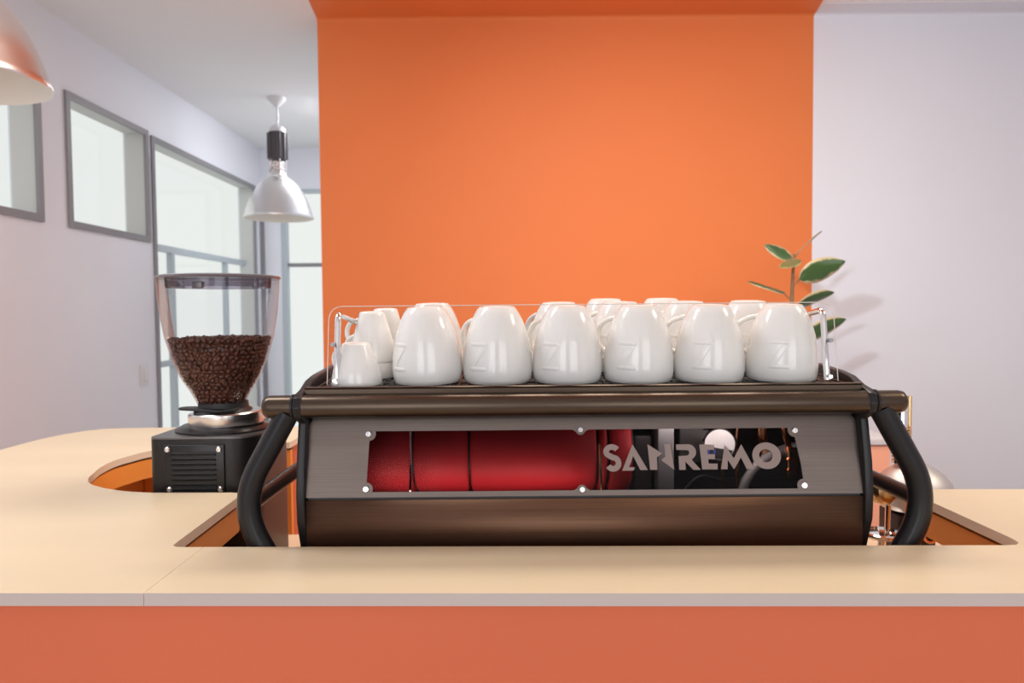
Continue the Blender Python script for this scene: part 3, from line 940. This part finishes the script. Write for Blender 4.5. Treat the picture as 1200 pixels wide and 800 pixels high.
# steam knob seen beside the right plate, and screws on the plates
kb = obj('steam_knob', T([(.520, 1.30, 1.02), (.612, 1.22, 1.042)], .010, 16), M['chrome'], em)
kd = (Vector((.612, 1.22, 1.042)) - Vector((.52, 1.30, 1.02))).normalized()
kb2 = bmesh.new()
lathe(kb2, [(.012, -.016), (.021, -.012), (.022, .006), (.018, .012), (.012, .013), (.011, .002), (.004, .002)], (.617, 1.215, 1.045), 32, True, True, Vector((.25, -.95, .15)).to_track_quat('Z', 'Y').to_matrix())
obj('knob_ring', kb2, M['brass'], kb)

# ------------------------------------------------------------------ cups on top of the machine
def cup_mesh(scale_r, h, n=56, conical=False):
    prof = [(.0450, 0), (.0462, .001), (.0474, .006), (.0483, .014), (.0484, .022), (.0474, .036), (.0456, .050), (.0432, .064), (.0396, .077), (.0352, .089), (.0310, .098), (.0278, .1035), (.0254, .1065), (.0242, .1080), (.0228, .1080), (.0215, .1068), (.004, .1066)]
    if conical:
        prof = [(.0465, 0), (.0478, .001), (.0484, .005), (.0484, .012), (.0472, .024), (.0440, .042), (.0395, .060), (.0350, .076), (.0305, .092), (.0282, .100), (.0268, .1050), (.0252, .1075), (.0240, .1080), (.0226, .1080), (.0212, .1068), (.004, .1066)]
    inner = [(.004, .101), (.024, .099), (.0295, .085), (.035, .064), (.0415, .036), (.0455, .014), (.0440, .001), (.0450, 0)]
    k = h / .108
    p = [(r * scale_r, z * k) for r, z in inner + prof]
    # start at the inside bottom, out over the rim and up the outside
    bm = bmesh.new()
    lathe(bm, p[:len(inner) - 1] + [(r * scale_r, z * k) for r, z in prof], (0, 0, 0), n, True, True)
    return bm, [(r * scale_r, z * k) for r, z in prof]
def prof_r(prof, z):
    for (r0, z0), (r1, z1) in zip(prof[:-1], prof[1:]):
        if z0 <= z <= z1:
            return r0 + (r1 - r0) * (z - z0) / max(1e-9, z1 - z0)
    return prof[0][0]
def build_cup(name, scale_r, h, handle_deg, letter_deg):
    """inverted cup, rim at z=0; front is -y; azimuths are measured clockwise seen from above (left of front)"""
    bm, prof = cup_mesh(scale_r, h, conical=letter_deg is None)
    body = obj(name, bm, M['white_cer'], None, angle=50)
    k = h / .108
    a = radians(-90 - handle_deg)
    d = Vector((cos(a), sin(a), 0))
    hs = scale_r
    hw = [(.0300, .0905), (.046, .0875), (.061, .079), (.0670, .064), (.0650, .049), (.057, .040), (.0450, .034)]
    pts = fillet([d * r * hs + Vector((0, 0, z * k)) for r, z in hw], .014, 5)
    h_bm = tube(bmesh.new(), pts, .0042 * (.5 + .5 * scale_r), 12, flat=(1.35, .85))
    obj('handle', h_bm, M['white_cer'], body, angle=60)
    if letter_deg is not None:
        wz, hz, sw = .0135, .0195, .0058
        z0 = .040 * k
        polys = [[(-wz, hz), (wz, hz), (wz, hz - sw), (-wz, hz - sw)],
                 [(-wz, -hz), (wz, -hz), (wz, -hz + sw), (-wz, -hz + sw)],
                 [(wz - .010, hz - sw), (wz, hz - sw), (-wz + .010, -hz + sw), (-wz, -hz + sw)]]
        lb = bmesh.new()
        for q in polys:
            N, Mm = 8, 3
            g0, g1 = [], []
            for j in range(Mm + 1):
                r0, r1 = [], []
                for i in range(N + 1):
                    u, v = i / N, j / Mm
                    ax = Vector(q[0]).lerp(Vector(q[1]), u)
                    bx = Vector(q[3]).lerp(Vector(q[2]), u)
                    p = ax.lerp(bx, v)
                    z = z0 + p.y
                    rr = prof_r(prof, z)
                    th = radians(-90 - letter_deg) + p.x / rr
                    e = (j in (0, Mm)) or (i in (0, N))
                    for ring, off in ((r0, .0002 if e else .0010), (r1, -.0008)):
                        ring.append(lb.verts.new(((rr + off) * cos(th), (rr + off) * sin(th), z)))
                g0.append(r0)
                g1.append(r1)
            for j in range(Mm):
                for i in range(N):
                    lb.faces.new((g0[j][i], g0[j][i + 1], g0[j + 1][i + 1], g0[j + 1][i]))
        obj('embossed_letter', lb, M['white_cer'], body, angle=60)
    return body
def copy_thing(o):
    c = link(o.copy())
    for ch in list(o.children):
        link(ch.copy(), c)
    return c
protos = {}
def place_cup(kind, x, y, zoff, label, group, rz=0.0, sx=1.0):
    if kind not in protos:
        if kind == 'big':
            protos[kind] = [build_cup('coffee_cup', 1.012, .1045, 127, 30), False]
        elif kind == 'mid':
            protos[kind] = [build_cup('espresso_cup', 0.69, .0735, 118, None), False]
        else:
            protos[kind] = [build_cup('espresso_cup', 0.715, .0575, 128, None), False]
    p = protos[kind]
    o = p[0] if not p[1] else copy_thing(p[0])
    p[1] = True
    o.location = (x, y, tz(y) + zoff)
    o.rotation_euler = Euler((math.atan(SL), 0, radians(rz)))
    tag(o, label, 'cup', group)
    return o
YR1, YR2, YR3 = 1.0375, 1.144, 1.250
row1 = [(501, 18, 'leftmost large white cup of the front row, its letter turned away left'),
        (583, 4, 'second large white cup from the left in the front row, faint embossed letter'),
        (664.5, 4, 'third large white cup from the left in the front row'),
        (748, 0, 'fourth large white cup from the left, third from the right, front row'),
        (830.5, -4, 'second large white cup from the right in the front row'),
        (915.5, -6, 'rightmost large white cup of the front row, with bold embossed letter')]
G1 = 'large white cups in the front row on the machine'
for px, rz, lab in row1:
    place_cup('big', (px - 600) * YR1 / 860, YR1, 0, lab, G1, -rz)
G2 = 'large white cups in the middle row on the machine'
row2 = [(508, 6, 'large white cup peeking out right above the leftmost front row cup'),
        (655, 8, 'large white cup in the middle row behind the third front row cup'),
        (726, 0, 'large white cup in the middle row behind the fourth front row cup'),
        (803, 0, 'large white cup in the middle row behind the second front row cup from right'),
        (875, 0, 'rightmost large white cup of the middle row, behind the rightmost front cup')]
for px, rz, lab in row2:
    place_cup('big', (px - 600) * YR2 / 860, YR2, 0, lab, G2, -rz)
G3 = 'large white cups in the back row on the machine'
for px, lab in ((709, 'left one of the two tall looking white cups in the back row'), (775, 'right one of the two tall looking white cups in the back row')):
    place_cup('big', (px - 600) * YR3 / 860, YR3, 0.0, lab, G3)
G4 = 'small white espresso cups at the left end of the tray'
place_cup('small', (417.5 - 600) * 1.013 / 860, 1.0135, 0, 'smallest white espresso cup, single, upside down at the front left tray corner', G4)
place_cup('mid', (437 - 600) * 1.087 / 860, 1.087, 0, 'lower white espresso cup of the stack behind the smallest cup', G4, 8)
place_cup('mid', (437 - 600) * 1.087 / 860, 1.087, .0225, 'upper white espresso cup of the stack behind the smallest cup', G4, 4)
place_cup('mid', (453 - 600) * 1.168 / 860, 1.168, 0, 'lower white espresso cup of the rear stack, beside the leftmost large cup', G4, 2)
place_cup('mid', (453 - 600) * 1.168 / 860, 1.168, .0225, 'upper white espresso cup of the rear stack, beside the leftmost large cup', G4, -3)

# ------------------------------------------------------------------ polished press behind the right frame bar
PX, PY = .722, 1.36
tp = thing('tamping_press', 'polished steel domed press with spring column and black base behind right frame bar', 'press', (PX, PY, SH))
obj('press_base', B(PX - .018, PX + .050, PY - .035, PY + .04, SH, .972), M['rubber'], tp, bevel=.003)
obj('dome', L([(.036, .972), (.056, .979), (.067, .998), (.0685, 1.012), (.064, 1.026), (.050, 1.043), (.032, 1.056), (.020, 1.062)], (PX + .026, PY, 0), 48), M['satin_steel'], tp)
obj('column', L([(.016, 1.062), (.016, 1.068), (.0115, 1.07), (.0115, 1.18), (.010, 1.184)], (PX + .002, PY, 0), 32), M['chrome'], tp)
sp = [(PX + .002 + .0150 * cos(t * .6), PY + .0150 * sin(t * .6), 1.071 + t * .00055) for t in range(110)]
obj('spring', T(sp, .0018, 6), M['brass'], tp)
obj('side_post', T([(PX + .020, PY + .006, 1.05), (PX + .020, PY + .006, 1.186)], .0042, 12), M['brass'], tp)
obj('drip_dish', L([(.006, .935), (.030, .935), (.034, .939), (.034, .943), (.031, .945), (.028, .940), (.004, .940)], (PX - .052, PY - .04, 0), 40), M['chrome'], tp)
obj('dish_post', T([(PX - .040, PY - .036, .94), (PX - .036, PY - .03, .99)], .005, 12), M['chrome'], tp)
obj('dish_stem', T([(PX - .052, PY - .04, SH), (PX - .052, PY - .04, .936)], .008, 14), M['chrome'], tp)
tor = bmesh.new()
tube(tor, [(.759 + .0125 * cos(2 * pi * i / 20), 1.3215, .936 + .0125 * sin(2 * pi * i / 20)) for i in range(21)], .0035, 8)
obj('ring_handle', tor, M['copper'], tp)
